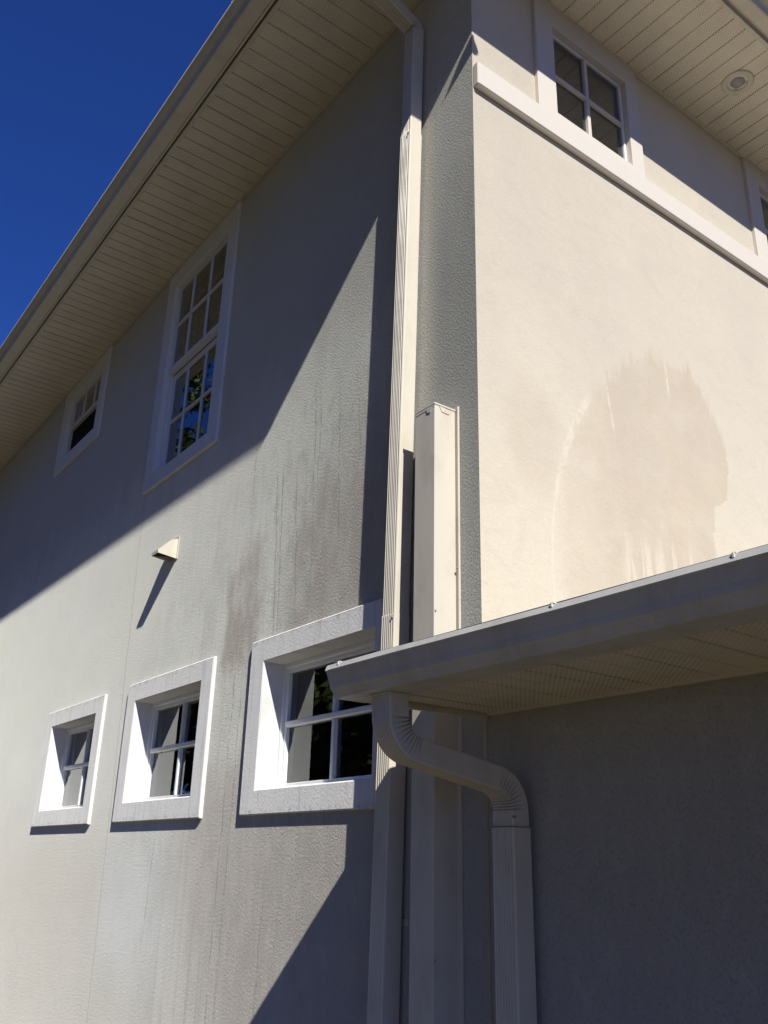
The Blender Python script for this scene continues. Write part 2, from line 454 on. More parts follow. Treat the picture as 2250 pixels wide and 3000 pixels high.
M = dict(
    side=mat_side_stucco(), front=mat_front_stucco(), trim=mat_trim_stucco(), soffit=mat_soffit(), glass=mat_glass(),
    cream=mat_paint("cream_aluminium", (.64, .59, .50), .38, .45, .22),
    fascia=mat_paint("fascia_aluminium", (.64, .585, .48), .42, .4, .15),
    gutter=mat_paint("grey_gutter_aluminium", (.58, .57, .55), .34, .5, .30),
    casing=mat_paint("casing_paint", (.86, .85, .83), .55, .3, .10, bump=.0012),
    band=mat_paint("belt_paint", (.625, .575, .525), .6, .25, .06, bump=.0012),
    vinyl=mat_paint("white_vinyl", (.78, .79, .80), .35, .45, .06),
    screen=mat_plain("insect_screen", (.130, .120, .112), (.110, .102, .096), 3.0, .9),
    dark=mat_plain("dark_interior", (.012, .011, .010), (.018, .016, .014), 2.0, .9),
    room=mat_plain("interior_plaster", (.30, .27, .23), (.26, .24, .21), 2.0, .9),
    blind=mat_plain("blind_slat", (.50, .46, .38), (.44, .41, .34), 3.0, .6),
    red=mat_plain("red_paper", (.45, .03, .03), (.38, .025, .03), 8.0, .7),
    white=mat_plain("white_paper", (.80, .80, .80), (.75, .75, .76), 8.0, .7),
    curtain=mat_plain("curtain_cloth", (.10, .14, .25), (.07, .10, .19), 6.0, .9),
    lamp=mat_plain("frosted_bulb", (.36, .35, .34), (.32, .31, .31), 8.0, .35, spec=.5),
    shingle=mat_shingle(),
    grass=mat_plain("dry_ground", (.082, .068, .042), (.110, .090, .056), 9.0, .95, .03),
    bark=mat_plain("bark", (.10, .075, .055), (.06, .045, .035), 12.0, .95, .02),
    leaf=mat_plain("leaf", (.095, .125, .038), (.065, .092, .028), 1.5, .6),
    steel=mat_plain("screw_steel", (.35, .34, .32), (.25, .24, .22), 40.0, .45, spec=.5),
    seam=mat_plain("dark_sealant", (.20, .18, .15), (.16, .14, .12), 20.0, .9),  # own dark colour of the joint sealant
)
# ------------------------------------------------------------------ ground
GZ = 0.45
g = MB(); g.face([(-300, -300, GZ), (300, -300, GZ), (300, 300, GZ), (-300, 300, GZ)])
tag(g.build("ground", M['grass']), "dry bare ground spreading round the house", kind="structure")

# ------------------------------------------------------------------ the house
SZ = 6.73      # underside of the upper soffit
LZ = 2.632     # underside of the lower soffit
house = empty("house", (0, 0, GZ))
tag(house, "cream and grey stucco two storey house corner with boxed eaves and banded windows", "house")

WIN = []       # openings in the long side wall: (y0, y1, z0, z1)
LOW = [(-5.135, -4.125), (-3.405, -2.395), (-1.672, -0.662)]
for a, b in LOW: WIN.append((a, b, 2.43, 3.098))
TALL = (-3.635, -2.700, 4.835, 6.555)
SMALL = (-6.270, -5.300, 5.890, 6.590)
WIN += [TALL, SMALL]
BW = [(-1.236, -0.600, 5.915, 6.560), (-3.290, -2.655, 5.915, 6.560)]   # openings in the front wall (x0, x1, z0, z1)

def cells(u0, u1, v0, v1, holes):
    us = sorted({u0, u1, *[h[0] for h in holes], *[h[1] for h in holes]})
    vs = sorted({v0, v1, *[h[2] for h in holes], *[h[3] for h in holes]})
    for a, b in zip(us, us[1:]):
        for c, d in zip(vs, vs[1:]):
            m = ((a + b) / 2, (c + d) / 2)
            if not any(h[0] < m[0] < h[1] and h[2] < m[1] < h[3] for h in holes):
                yield a, b, c, d

def wall(axis, at, thick, u0, u1, v0, v1, holes, mats, end_mat=0, parent=None, label=None):
    """upright wall slab; front face on plane `at`, back `thick` behind it"""
    P = (lambda d, u, v: (at - d, u, v)) if axis == 'x' else (lambda d, u, v: (u, at - d, v))
    w = MB()
    for a, b, c, d in cells(u0, u1, v0, v1, holes):
        w.face([P(0, a, c), P(0, b, c), P(0, b, d), P(0, a, d)])
        w.face([P(thick, a, c), P(thick, a, d), P(thick, b, d), P(thick, b, c)], len(mats) - 1)
    for h in holes:
        a, b, c, d = h
        for p, q in (((a, c), (b, c)), ((b, c), (b, d)), ((b, d), (a, d)), ((a, d), (a, c))):
            w.face([P(0, *p), P(0, *q), P(thick, *q), P(thick, *p)])
    for p, q in (((u0, v0), (u1, v0)), ((u1, v0), (u1, v1)), ((u1, v1), (u0, v1)), ((u0, v1), (u0, v0))):
        w.face([P(0, *p), P(0, *q), P(thick, *q), P(thick, *p)], end_mat)
    o = w.build("wall", mats, parent)
    # the cells of a slab meet along T-joints, so normals are set by hand where it matters
    return tag(o, label)

wall('x', 0.0, .2, -13.0, -0.2, GZ - .2, 6.95, WIN, [M['side'], M['room']], 0, house, "grimy grey side wall with the windows in it")
wall('y', 0.0, .2, -6.5, 0.0, GZ - .2, 6.95, BW, [M['front'], M['side'], M['room']], 1, house, "cream upper front wall with the browner brushed patch")
wall('x', -.014, .2, .004, 5.6, GZ - .2, 2.83, [], [M['side'], M['room']], 0, house, "shaded wall under the low eave")
for nm, args in (("back", (-6.5, -6.3, -13.0, -.2)), ("far", (-6.3, -.2, -13.0, -12.8))):
    w = MB(); w.box(args[0], args[1], args[2], args[3], GZ - .2, 6.95); w.build("wall", M['room'], house)
w = MB(); w.box(-6.5, -6.3, .004, 5.6, GZ - .2, 4.2); w.build("wall", M['room'], house)
w = MB(); w.box(-6.3, -.214, 5.4, 5.6, GZ - .2, 2.75); w.build("wall", M['room'], house)
w = MB(); w.box(-6.3, -.2, -12.8, -.2, 3.55, 3.75); w.build("floor_slab", M['room'], house)
w = MB(); w.box(-3.4, -3.3, -12.8, -.2, GZ, 3.55); w.box(-3.4, -3.3, -12.8, -.2, 3.75, 6.9)
w.build("partition", M['room'], house)

# ---- upper hip roof
r = MB()
ex0, ex1, ey0, ey1, rz = -7.3, .800, -13.7, .835, 6.868
ridge = 2.4
cxr = (ex0 + ex1) / 2; hw = (ex1 - ex0) / 2
A_, B_, C_, D_ = (ex0, ey0, rz), (ex1, ey0, rz), (ex1, ey1, rz), (ex0, ey1, rz)
R0, R1 = (cxr, ey0 + hw, rz + ridge), (cxr, ey1 - hw, rz + ridge)
r.face([B_, C_, R1, R0]); r.face([D_, A_, R0, R1]); r.face([A_, B_, R0]); r.face([C_, D_, R1])
lo = [(p[0], p[1], rz - .018) for p in (A_, B_, C_, D_)]
r.face(lo[::-1])
for i in range(4):
    p, q = (A_, B_, C_, D_)[i], (A_, B_, C_, D_)[(i + 1) % 4]
    r.face([p, q, (q[0], q[1], rz - .018), (p[0], p[1], rz - .018)])
r.build("roof", M['shingle'], house)
# ---- lower shed roof, pitch 3 in 12, abutting the front wall
def lowz(x): return 2.742 + .254 * (.62 - x)
r = MB()
P8 = []
for y in (.006, 5.75):
    P8.append([(.655, y, lowz(.655)), (-6.2, y, lowz(-6.2)), (-6.2, y, lowz(-6.2) - .06), (.655, y, lowz(.655) - .035)])
r.grid([P8[0] + [P8[0][0]], P8[1] + [P8[1][0]]])
r.face(P8[0]); r.face(P8[1][::-1])
r.build("roof", M['shingle'], house)

# ---- fascia boards
f = MB(); f.bbox(.660, .676, -13.6, .645, SZ + .012, 6.850, .002)
f.build("fascia", M['fascia'], house)
f = MB(); f.bbox(-7.2, .660, .629, .644, SZ + .012, 6.850, .002)
f.build("fascia", M['fascia'], house)
f = MB(); f.bbox(.530, .5445, .024, 5.7, LZ - .006, 2.735, .002)
f.build("fascia", M['fascia'], house)
# rake end board closing the low eave
f = MB()
pr = [(.545, LZ - .022), (.545, lowz(.545) - .04), (-.001, lowz(0) - .05), (-.001, LZ - .022)]
f.face([(x, .005, z) for x, z in pr][::-1]); f.face([(x, .022, z) for x, z in pr])
for i in range(4):
    p, q = pr[i], pr[(i + 1) % 4]
    f.face([(p[0], .005, p[1]), (q[0], .005, q[1]), (q[0], .022, q[1]), (p[0], .022, p[1])])
f.build("rake_board", M['fascia'], house)

# ---- soffits of single vinyl boards
def soffit(z, run0, run1, d0, d1, pitch, along, parts=1, lip=.026):
    """boards reach from d0 (wall) to d1 (fascia) and repeat along `along` from run0 to run1"""
    def P(d, r_, zz): return (d, r_, zz) if along == 'y' else (r_, d, zz)
    J = MB()
    for a, b in ((d0 + .001, d0 + lip), (d1 - lip * 1.05, d1 - .001)):
        p, q = P(a, run0, z - .008), P(b, run1, z + .004)
        J.bbox(min(p[0], q[0]), max(p[0], q[0]), min(p[1], q[1]), max(p[1], q[1]), z - .008, z + .004, .0025)
    root = J.build("soffit", M['fascia'], house)
    n = int(abs(run1 - run0) / pitch)
    s = 1 if run1 > run0 else -1
    gw = .013
    b = MB()
    sec = [(0, 0), (pitch - gw, 0), (pitch - gw + .002, .0065), (pitch - .003, .0065), (pitch - .001, 0.0), (pitch, 0)]
    o0 = P(0, run0, z)
    rows = [[P(dd, run0 + s * u, z + v) for u, v in sec] for dd in (d0 + .004, d1 - .004)]
    b.grid(rows, 0)
    up = [[P(dd, run0 + s * u, z + .02) for u in (0, pitch)] for dd in (d0 + .004, d1 - .004)]
    b.grid(up, 0)
    first = b.build("soffit_panel", M['soffit'], root, origin=o0, recalc=False)
    for i in range(1, n):
        dz = random.uniform(-.0012, .0012)
        copy_piece(first, root, (0, s * i * pitch, dz) if along == 'y' else (s * i * pitch, 0, dz))
    return root
soffit(SZ, .620, -12.9, 0.0, .655, .1142, 'y')
soffit(SZ + .0, -.006, -6.4, 0.0, .641, .1155, 'x')
soffit(LZ, .030, 5.6, -.013, .528, .1085, 'y')

# ---- belt board across the front
b = MB(); b.bbox(-6.5, -.002, .001, .038, 5.722, 5.868, .005)
b.build("belt_board", M['band'], house)

# ------------------------------------------------------------------ windows
def frame_bars(m, x0, x1, a, b, c, d, w, wb=None, wt=None, bev=.003):
    wb = wb or w; wt = wt or w
    m.bbox(x0, x1, a, a + w, c, d, bev); m.bbox(x0, x1, b - w, b, c, d, bev)
    m.bbox(x0 + .001, x1 - .001, a + w, b - w, c, c + wb, bev); m.bbox(x0 + .001, x1 - .001, a + w, b - w, d - wt, d, bev)

def pane(parent, x, a, b, c, d):
    m = MB(); m.face([(x, a, c), (x, b, c), (x, b, d), (x, a, d)])
    return m.build("pane", M['glass'], parent, recalc=False)

def band_with_lining(m, xf, xb, outer, inner):
    """proud stucco band round an opening, lining its reveals back to xb; slightly rounded arrises"""
    a0, b0, c0, d0 = outer; a, b, c, d = inner
    e = .006
    def ring(x, o): return [(x, o[0], o[2]), (x, o[1], o[2]), (x, o[1], o[3]), (x, o[0], o[3])]
    def gro(o, k): return (o[0] - k, o[1] + k, o[2] - k, o[3] + k)
    R = [ring(0.0005, outer), ring(xf - e, outer), ring(xf, gro(outer, -e)), ring(xf, gro(inner, e)), ring(xf - e, inner), ring(xb, inner)]
    for p, q in zip(R, R[1:]):
        for i in range(4):
            j = (i + 1) % 4
            m.face([p[i], p[j], q[j], q[i]])

LOWLAB = ["farthest banded window of the lower row, below the vent's shadow to the left",
          "middle banded window of the lower row with sunlit jamb",
          "banded window of the lower row beside the downspout, partly behind the gutter end"]
for (a, b), lab in zip(LOW, LOWLAB):
    c, d = 2.43, 3.098
    t = .010
    ai, bi, ci, di = a + t, b - t, c + t, d - t
    m = MB()
    frame_bars(m, -.172, -.118, ai, bi, ci, di, .036, .036, .046)
    frame_bars(m, -.160, -.100, ai, bi, ci, di, .017, .020, .024)
    w = tag(m.build("window", M['vinyl'], house), lab)
    m = MB()
    band_with_lining(m, .022, -.19, (a - .135, b + .133, 2.318, 3.215), (ai, bi, ci, di))
    m.build("casing", M['trim'], w)
    ym, zm = (ai + bi) / 2 - .02, 2.772
    pi = .034
    ya, yb, za, zb = ai + pi, bi - pi, ci + pi, di - pi - .010
    for y0, y1 in ((ya, ym), (ym, yb)):
        for z0, z1 in ((za, zm), (zm, zb)):
            pane(w, -.140, y0, y1, z0, z1)
    m = MB(); m.bbox(-.152, -.116, ym - .012, ym + .012, za, zb, .004); m.build("muntin", M['vinyl'], w)
    m = MB(); m.bbox(-.150, -.110, ya, yb, zm - .014, zm + .014, .004); m.build("muntin", M['vinyl'], w)

def side_casing(a0, b0, c0, a, b, c, d, xb):
    m = MB()
    top = SZ - .009
    def ringp(x, o): return [(x, o[0], o[2]), (x, o[1], o[2]), (x, o[1], o[3]), (x, o[0], o[3])]
    e = .004; xf = .021
    out = (a0, b0, c0, top); inn = (a, b, c, d)
    def gro(o, k): return (o[0] - k, o[1] + k, o[2] - k, o[3] + k)
    R = [ringp(.0005, out), ringp(xf - e, out), ringp(xf, gro(out, -e)), ringp(xf, gro(inn, e)), ringp(xf - e, inn), ringp(xb, inn)]
    for p, q in zip(R, R[1:]):
        for i in range(4):
            j = (i + 1) % 4
            m.face([p[i], p[j], q[j], q[i]])
    return m

# tall double hung window
a, b, c, d = TALL
m = MB()
frame_bars(m, -.095, -.020, a + .004, b - .004, c + .004, d - .004, .022, .03, .022)
frame_bars(m, -.045, -.010, a + .022, b - .022, 5.715, d - .022, .020, .026, .020)      # upper sash, outside
frame_bars(m, -.080, -.046, a + .022, b - .022, c + .030, 5.715, .030, .034, .034)      # lower sash, behind
w = tag(m.build("window", M['vinyl'], house), "tall double hung window of twelve panes in the shade of the eave")
side_casing(-3.785, -2.553, 4.722, a + .003, b - .003, c + .003, d - .003, -.10).build("casing", M['casing'], w)
m = MB(); m.bbox(-.046, .000, a + .010, b - .010, 5.728, 5.765, .006); m.bbox(-.070, -.0465, a + .012, b - .012, 5.668, 5.712, .006)
m.build("meeting_rail", M['casing'], w)
ys = [a + .042, -3.345, -3.030, b - .042]
for k in range(3):
    for z0, z1 in ((5.76, 6.165), (6.165, d - .042)): pane(w, -.028, ys[k], ys[k+1], z0, z1)
    for z0, z1 in ((c + .062, 5.282), (5.282, 5.685)): pane(w, -.062, ys[k] + .010, ys[k+1] - (.010 if k == 2 else 0), z0, z1)
for y in ys[1:3]:
    m = MB(); m.bbox(-.036, -.014, y - .011, y + .011, 5.755, d - .040, .003); m.build("muntin", M['vinyl'], w)
    m = MB(); m.bbox(-.070, -.050, y - .012, y + .012, c + .060, 5.690, .003); m.build("muntin", M['vinyl'], w)
m = MB(); m.bbox(-.0355, -.0125, a + .040, b - .040, 6.153, 6.177, .003); m.build("muntin", M['casing'], w)
m = MB(); m.bbox(-.0695, -.0485, a + .050, b - .050, 5.270, 5.294, .003); m.build("muntin", M['casing'], w)
m = MB()
for k in range(12):
    z = 5.50 + k * .055
    m.face([(-.125, -3.07, z), (-.125, b - .05, z), (-.150, b - .05, z + .030), (-.150, -3.07, z + .030)])
solid(tag(m.build("blind", M['blind'], w), kind="stuff"), .002)
m = MB()
rows = []
for i in range(41):
    y = a + .03 + (b - a - .06) * i / 40
    x = -.30 + .018 * math.sin(i * 1.9)
    rows.append([(x, y, 5.05), (x, y, 5.70)])
m.grid(rows, smooth=True); solid(m.build("curtain", M['curtain'], w), .003)
def star(y, z, r0, mat, x=-.070):
    m = MB(); pts = []
    for i in range(10):
        r_ = r0 if i % 2 == 0 else r0 * .45
        pts.append((x, y + r_ * math.sin(i * math.pi / 5), z + r_ * math.cos(i * math.pi / 5)))
    m.face(pts)
    solid(m.build("paper_star", mat, w), .001)
for y, z in ((-3.22, 5.60), (-3.215, 5.40), (-3.50, 5.41), (-3.52, 5.36), (-3.17, 5.31)): star(y, z, .030, M['red'])
m = MB()
for k in range(3): m.box(-.074, -.070, -2.93 + .012 * k, -2.80 - .01 * k, 5.52 + .03 * k, 5.538 + .03 * k)
m.build("paper_sign", M['white'], w)

# small window far along the side wall
a, b, c, d = SMALL
m = MB()
frame_bars(m, -.090, -.022, a + .004, b - .004, c + .004, d - .004, .030, .032, .030)
m.bbox(-.070, -.0225, a + .036, b - .036, 6.235, 6.275, .004)
w = tag(m.build("window", M['vinyl'], house), "small sliding window under the eave with its lower half dark")
side_casing(-6.425, -5.150, 5.757, a + .003, b - .003, c + .003, d - .003, -.10).build("casing", M['casing'], w)
third = (b - a - .068) / 3
for k in range(3):
    pane(w, -.050, a + .034 + k * third, a + .034 + (k + 1) * third, 6.274, d - .034)
for k in (1, 2):
    y = a + .034 + k * third
    m = MB(); m.bbox(-.060, -.036, y - .011, y + .011, 6.272, d - .033, .003); m.build("muntin", M['vinyl'], w)
m = MB(); m.bbox(-.062, -.056, a + .034, b - .034, c + .034, 6.237, .001); m.build("insect_screen", M['dark'], w)  # near-black sheet standing in for the darkness of the open lower half

# windows of the front wall, standing on the belt board
for k, (x0, x1, z0, z1) in enumerate(BW):
    m = MB()
    def barx(xa, xb, y0, y1, za, zb, bev=.003): m.bbox(xa, xb, y0, y1, za, zb, bev)
    fy0, fy1 = -.085, -.010
    barx(x0 + .003, x0 + .020, fy0, fy1, z0 + .003, z1 - .003); barx(x1 - .020, x1 - .003, fy0, fy1, z0 + .003, z1 - .003)
    barx(x0 + .020, x1 - .020, fy0 + .001, fy1 - .001, z0 + .003, z0 + .016); barx(x0 + .020, x1 - .020, fy0 + .001, fy1 - .001, z1 - .018, z1 - .003)
    w = tag(m.build("window", M['vinyl'], house), ["four pane window of the front wall next to the house corner", "window of the front wall cut by the picture edge"][k])
    m = MB()
    yf = .026; e = .004; top = SZ - .009
    o = (x0 - .108, x1 + .143, 5.869, top); inn = (x0 + .002, x1 - .002, z0 + .002, z1 - .002)
    def rg(y, q): return [(q[0], y, q[2]), (q[1], y, q[2]), (q[1], y, q[3]), (q[0], y, q[3])]
    def gro(q, s): return (q[0] - s, q[1] + s, q[2] - s, q[3] + s)
    R = [rg(.0005, o), rg(yf - e, o), rg(yf, gro(o, -e)), rg(yf, gro(inn, e)), rg(yf - e, inn), rg(-.088, inn)]
    for p, q in zip(R, R[1:]):
        for i in range(4):
            j = (i + 1) % 4
            m.face([p[i], p[j], q[j], q[i]])
    m.build("casing", M['band'], w)
    xm, zm = (x0 + x1) / 2 + .014, 6.232
    for xa, xb in ((x0 + .019, xm), (xm, x1 - .019)):
        for za, zb in ((z0 + .015, zm), (zm, z1 - .017)):
            mm = MB(); mm.face([(xa, -.024, za), (xa, -.024, zb), (xb, -.024, zb), (xb, -.024, za)])
            mm.build("pane", M['glass'], w, recalc=False)
    mm = MB(); mm.bbox(xm - .013, xm + .013, -.032, -.004, z0 + .014, z1 - .016, .003); mm.build("muntin", M['band'], w)
    mm = MB(); mm.bbox(x0 + .018, x1 - .018, -.031, -.0045, zm - .011, zm + .011, .003); mm.build("muntin", M['band'], w)
    mm = MB(); mm.bbox(x0 + .016, x1 - .016, -.036, -.033, z0 + .012, z1 - .014, .001); mm.build("insect_screen", M['screen'], w)

# ------------------------------------------------------------------ gutters
K = [(0, .100), (0, 0), (.080, 0), (.088, .002), (.094, .010), (.097, .024), (.101, .036), (.108, .048), (.118, .058), (.128, .068), (.135, .078), (.138, .083), (.142, .086), (.142, .102), (.130, .104)]
KL = [(0, .100), (0, 0), (.108, 0), (.114, .002), (.118, .010), (.126, .022), (.134, .031), (.137, .040), (.139, .050), (.145, .064), (.151, .078), (.154, .086), (.1585, .088), (.1520, .104), (.142, .107)]

def gutter(name, prof, place, stops, mat, label, group):
    """prof swept between stops; place(u, v, s, k) -> point"""
    root = empty(name, place(0, 0, stops[0], 0))
    tag(root, label, "gutter", group)
    m = MB()
    n = len(stops)
    rows = [[place(u, v, s, k) for u, v in prof] for k, s in enumerate(stops)]
    m.grid(rows)
    o = m.build("trough", mat, root, origin=tuple(root.location), recalc=False)
    solid(o, .0022, 0.0)
    return root

S1 = 1.515
def place_a(u, v, s, k):
    y = s if k < 2 else .645 + u * S1
    return (.678 + u, y, 6.750 + v)
ga = gutter("gutter", K, place_a, [-13.65, -6.0, .645], M['fascia'], "long cream eaves gutter along the top of the grey side wall", "gutters of the upper eaves")
KB = [(0, .100), (0, 0), (.078, 0), (.086, .003), (.090, .012), (.094, .026), (.100, .036), (.120, .046), (.150, .056), (.178, .066), (.196, .076), (.205, .084), (.2145, .087), (.2145, .102), (.20, .104)]
def place_b(u, v, s, k):
    x = s if k < 2 else .678 + u / S1
    return (x, .645 + u, 6.750 + v)
gb = gutter("gutter", KB, place_b, [-7.25, -3.0, .66], M['fascia'], "cream eaves gutter above the recessed light at the top right corner", "gutters of the upper eaves")
# unseen flap under the front gutter's corner, outline shaped to cast the notched shadow
m = MB()
fl = [(.243, 6.822), (.283, 6.806), (.300, 6.778), (.322, 6.741), (.300, 6.726), (.270, 6.704), (.241, 6.685), (.218, 6.700), (.211, 6.726), (.221, 6.756), (.238, 6.790)]
m.face([(x, .8655, z) for x, z in fl])
solid(m.build("shadow_flap", M['fascia'], gb, origin=tuple(gb.location)), .002)

def place_l(u, v, s, k):
    return (.5455 + u, s, 2.610 + v + .0012 * math.sin(k * 1.7))
stops = [0.0] + [.35 * i for i in range(1, 17)]
gl = gutter("gutter", KL, place_l, stops, M['gutter'], "low grey gutter with a bright rim crossing in front of the corner", None)
# end cap: profile plate folded over the section edge
m = MB()
cap = [(.5455 + u, 2.610 + v) for u, v in KL[:-1]]
m.face([(x, -.0015, z) for x, z in cap])
solid(m.build("end_cap", M['gutter'], gl, origin=tuple(gl.location)), .003, 0.0)
m = MB()
rim = []
for (u, v), (u2, v2) in zip(KL[2:-2], KL[3:-1]):
    m.face([(.5455 + u, -.006, 2.609 + v), (.5455 + u2, -.006, 2.609 + v2), (.5455 + u2, .008, 2.609 + v2), (.5455 + u, .008, 2.609 + v)])
solid(m.build("end_flange", M['gutter'], gl, origin=tuple(gl.location)), .0035, 0.0)
for y in (.064, 1.006, 1.512, 2.2, 2.9):
    m = MB(); m.bbox(.655, .7000, y - .005, y + .005, 2.7165, 2.7200, .001); m.bbox(.6985, .7035, y - .003, y + .003, 2.706, 2.718, .001)
    m.build("gutter_clip", M['gutter'], gl, origin=(.70, y, 2.71))
for root, pl, xs in ((ga, place_a, [-1.2, -2.4, -3.6, -5.4, -8.0]),):
    for y in xs:
        m = MB(); m.bbox(.80, .8225, y - .005, y + .005, 6.8535, 6.857, .001)
        m.build("gutter_clip", M['vinyl'], root, origin=(.81, y, 6.857))

# ------------------------------------------------------------------ downspouts
def ribbed(w, dp, ribs=5, depth=.0060, rc=.008):
    """closed section (y, n): wide faces carry ribs"""
    pts = []
    def side(sgn):
        s = []
        y0 = -w / 2 + rc + .006; y1 = w / 2 - rc - .006
        step = (y1 - y0) / ribs
        for i in range(ribs):
            a = y0 + i * step
            s += [(a, dp/2 - depth), (a + step*.28, dp/2), (a + step*.72, dp/2), (a + step, dp/2 - depth)]
        return s
    top = side(1)
    for k in range(4):
        t = math.pi - k * math.pi / 6
        pts.append((-w/2 + rc + rc * math.cos(t), dp/2 - rc + rc * math.sin(t)))
    pts += top
    for k in range(4):
        t = math.pi/2 - k * math.pi / 6
        pts.append((w/2 - rc + rc * math.cos(t), dp/2 - rc + rc * math.sin(t)))
    half = pts[:]
    pts += [(-y, -n) for y, n in half]
    return pts

def arc_path(P, radius, seg):
    """polyline with rounded corners; returns (point, is_bend)"""
    out = [(P[0], False)]
    for i in range(1, len(P) - 1):
        p0, p1, p2 = Vector(P[i-1]), Vector(P[i]), Vector(P[i+1])
        a = (p0 - p1).normalized(); b = (p2 - p1).normalized()
        half = a.angle(b) / 2
        t = min(radius / math.tan(half), (p0 - p1).length * (.92 if i == 1 else .48), (p2 - p1).length * (.92 if i == len(P) - 2 else .48))
        r = t * math.tan(half)
        c = p1 + (a + b).normalized() * (r / math.sin(half))
        s, e = p1 + a * t, p1 + b * t
        va, vb = s - c, e - c
        tot = va.angle_signed(vb)
        for k in range(seg + 1):
            ang = -tot * k / seg
            ca, sa = math.cos(ang), math.sin(ang)
            v = Vector((va.x * ca - va.y * sa, va.x * sa + va.y * ca))
            out.append((tuple(c + v), 0 < k < seg))
    out.append((P[-1], False))
    return out

def sweep(sec, path, yc, scale0=1.0, crimp=0.0, smooth=False):
    """pipe of section `sec` along path; in the bends every third ring is pinched in on the inner side and the flanks"""
    m = MB(); rows = []
    n = len(path)
    dmax = max(d for y, d in sec)
    for i, (p, bend) in enumerate(path):
        a = Vector(path[max(i-1, 0)][0]); b = Vector(path[min(i+1, n-1)][0])
        t = (b - a).normalized()
        nx, nz = -t.y, t.x
        sgn = 0
        if bend:
            c = Vector(p)
            t0 = (c - a); t1 = (b - c)
            sgn = 1 if t0.x * t1.y - t0.y * t1.x > 0 else -1
        row = []
        for y, d in sec:
            k = scale0
            if bend and crimp and i % 3 == 0:
                k -= crimp * max(0.0, min(1.0, .45 + .75 * sgn * d / dmax))
            row.append((p[0] + nx * d * k, yc(p[1]) + y * k, p[1] + nz * d * k))
        rows.append(row)
    m.grid(rows, closed=True, smooth=smooth)
    return m, rows

# -- the long downspout on the side wall
yc1 = lambda z: -.4485 + .0205 * (min(z, 6.45) - 4.25)
xc1 = .0585
d1 = empty("downspout", (xc1, yc1(GZ), GZ))
tag(d1, "tall cream ribbed downspout running down the side wall beside the corner", "downspout", "downspouts")
sec = ribbed(.088, .083)
O1 = tuple(d1.location)
path = arc_path([(.700, 6.765), (.690, 6.690), (xc1, 6.440), (xc1, 5.655)], .050, 20)
mm, _ = sweep(ribbed(.082, .077), path, yc1, crimp=.12); mm.build("elbow", M['cream'], d1, O1)
mm, _ = sweep(sec, [((xc1, 5.690), False), ((xc1, 4.4), False), ((xc1, 3.06), False)], yc1); mm.build("pipe", M['cream'], d1, O1)
mm, _ = sweep(ribbed(.093, .087), [((xc1, 3.092), False), ((xc1, 1.8), False), ((xc1, GZ), False)], yc1); mm.build("pipe", M['cream'], d1, O1)
for z in (5.676, 3.084):
    m = MB(); y = yc1(z)
    m.bbox(xc1 + .042, xc1 + .0485, y + .028, y + .037, z - .016, z - .007, .002)
    m.build("screw", M['steel'], d1, (xc1 + .044, y + .03, z - .01))
for z in (1.9,):
    m = MB(); y = yc1(z)
    m.bbox(.0012, .0035, y - .068, y + .066, z - .012, z + .012, .0008)
    m.build("strap", M['cream'], d1, (.002, y, z))

# -- the short downspout from the low gutter's end
d2 = empty("downspout", (.058, .1875, GZ))
tag(d2, "dim downspout bending from the low gutter end back to the shaded wall", "downspout", "downspouts")
O2 = tuple(d2.location)
yc2 = lambda z: .1880
p2 = [(.577, 2.612), (.577, 2.472), (.090, 2.372), (.0585, 2.215)]
path = arc_path([(.578, 2.612), (.574, 2.455), (.058, 2.366), (.0565, 2.200)], .105, 30)
mm, _ = sweep(ribbed(.100, .080, 6), path, yc2, crimp=.20); mm.build("elbow", M['cream'], d2, O2)
mm, _ = sweep(ribbed(.105, .086, 6), [((.0565, 2.232), False), ((.0565, 1.3), False), ((.0565, GZ), False)], yc2); mm.build("pipe", M['cream'], d2, O2)
m = MB(); m.bbox(.012, .1005, .1345, .2415, 2.2285, 2.2315, .001); m.build("sealant_seam", M['seam'], d2, (.0565, .188, 2.23))
m = MB(); m.bbox(.085, .102, .2395, .2425, 2.258, 2.264, .0008); m.build("screw", M['steel'], d2, (.09, .24, 2.26))
m = MB(); m.bbox(.5225, .6245, .1330, .2430, 2.6035, 2.6095, .002); m.build("outlet_flange", M['gutter'], d2, (.575, .188, 2.605))

# ------------------------------------------------------------------ line set cover, vent, recessed light
lc = empty("line_cover", (.0, -.21, GZ))
tag(lc, "cream metal pipe cover standing on the wall between downspout and house corner", "pipe cover")
OL = tuple(lc.location)
m = MB(); m.bbox(.0015, .118, -.279, -.146, GZ, 3.958, .0025); m.build("channel", M['cream'], lc, OL)
m = MB(); m.bbox(.0012, .0045, -.1465, -.1185, GZ, 3.975, .001)
m.bbox(.0045, .0105, -.1255, -.1185, GZ, 3.974, .0015)
m.build("wall_flange", M['cream'], lc, OL)
m = MB()
m.bbox(.0015, .1205, -.2815, -.1435, 3.9585, 3.968, .0015)
m.face([(.1195, -.2815, 3.959), (.1195, -.1435, 3.959), (.1195, -.1435, 3.950), (.1195, -.2815, 3.946)])
m.build("top_cap", M['cream'], lc, OL)
m = MB()
tab = [(.094, 3.955), (.080, 3.932), (.040, 3.930), (.026, 3.953)]
for y, fl_ in ((-.1428, 0),):
    m.face([(x, y, z) for x, z in tab])
    for p, q in zip(tab, tab[1:] + tab[:1]): m.face([(p[0], y, p[1]), (q[0], y, q[1]), (q[0], -.1459, q[1]), (p[0], -.1459, p[1])])
m.build("fold_tab", M['cream'], lc, OL)
m = MB()
tab2 = [(-.200, 3.951), (-.195, 3.933), (-.174, 3.928), (-.158, 3.949)]
m.face([(.1212, y, z) for y, z in tab2])
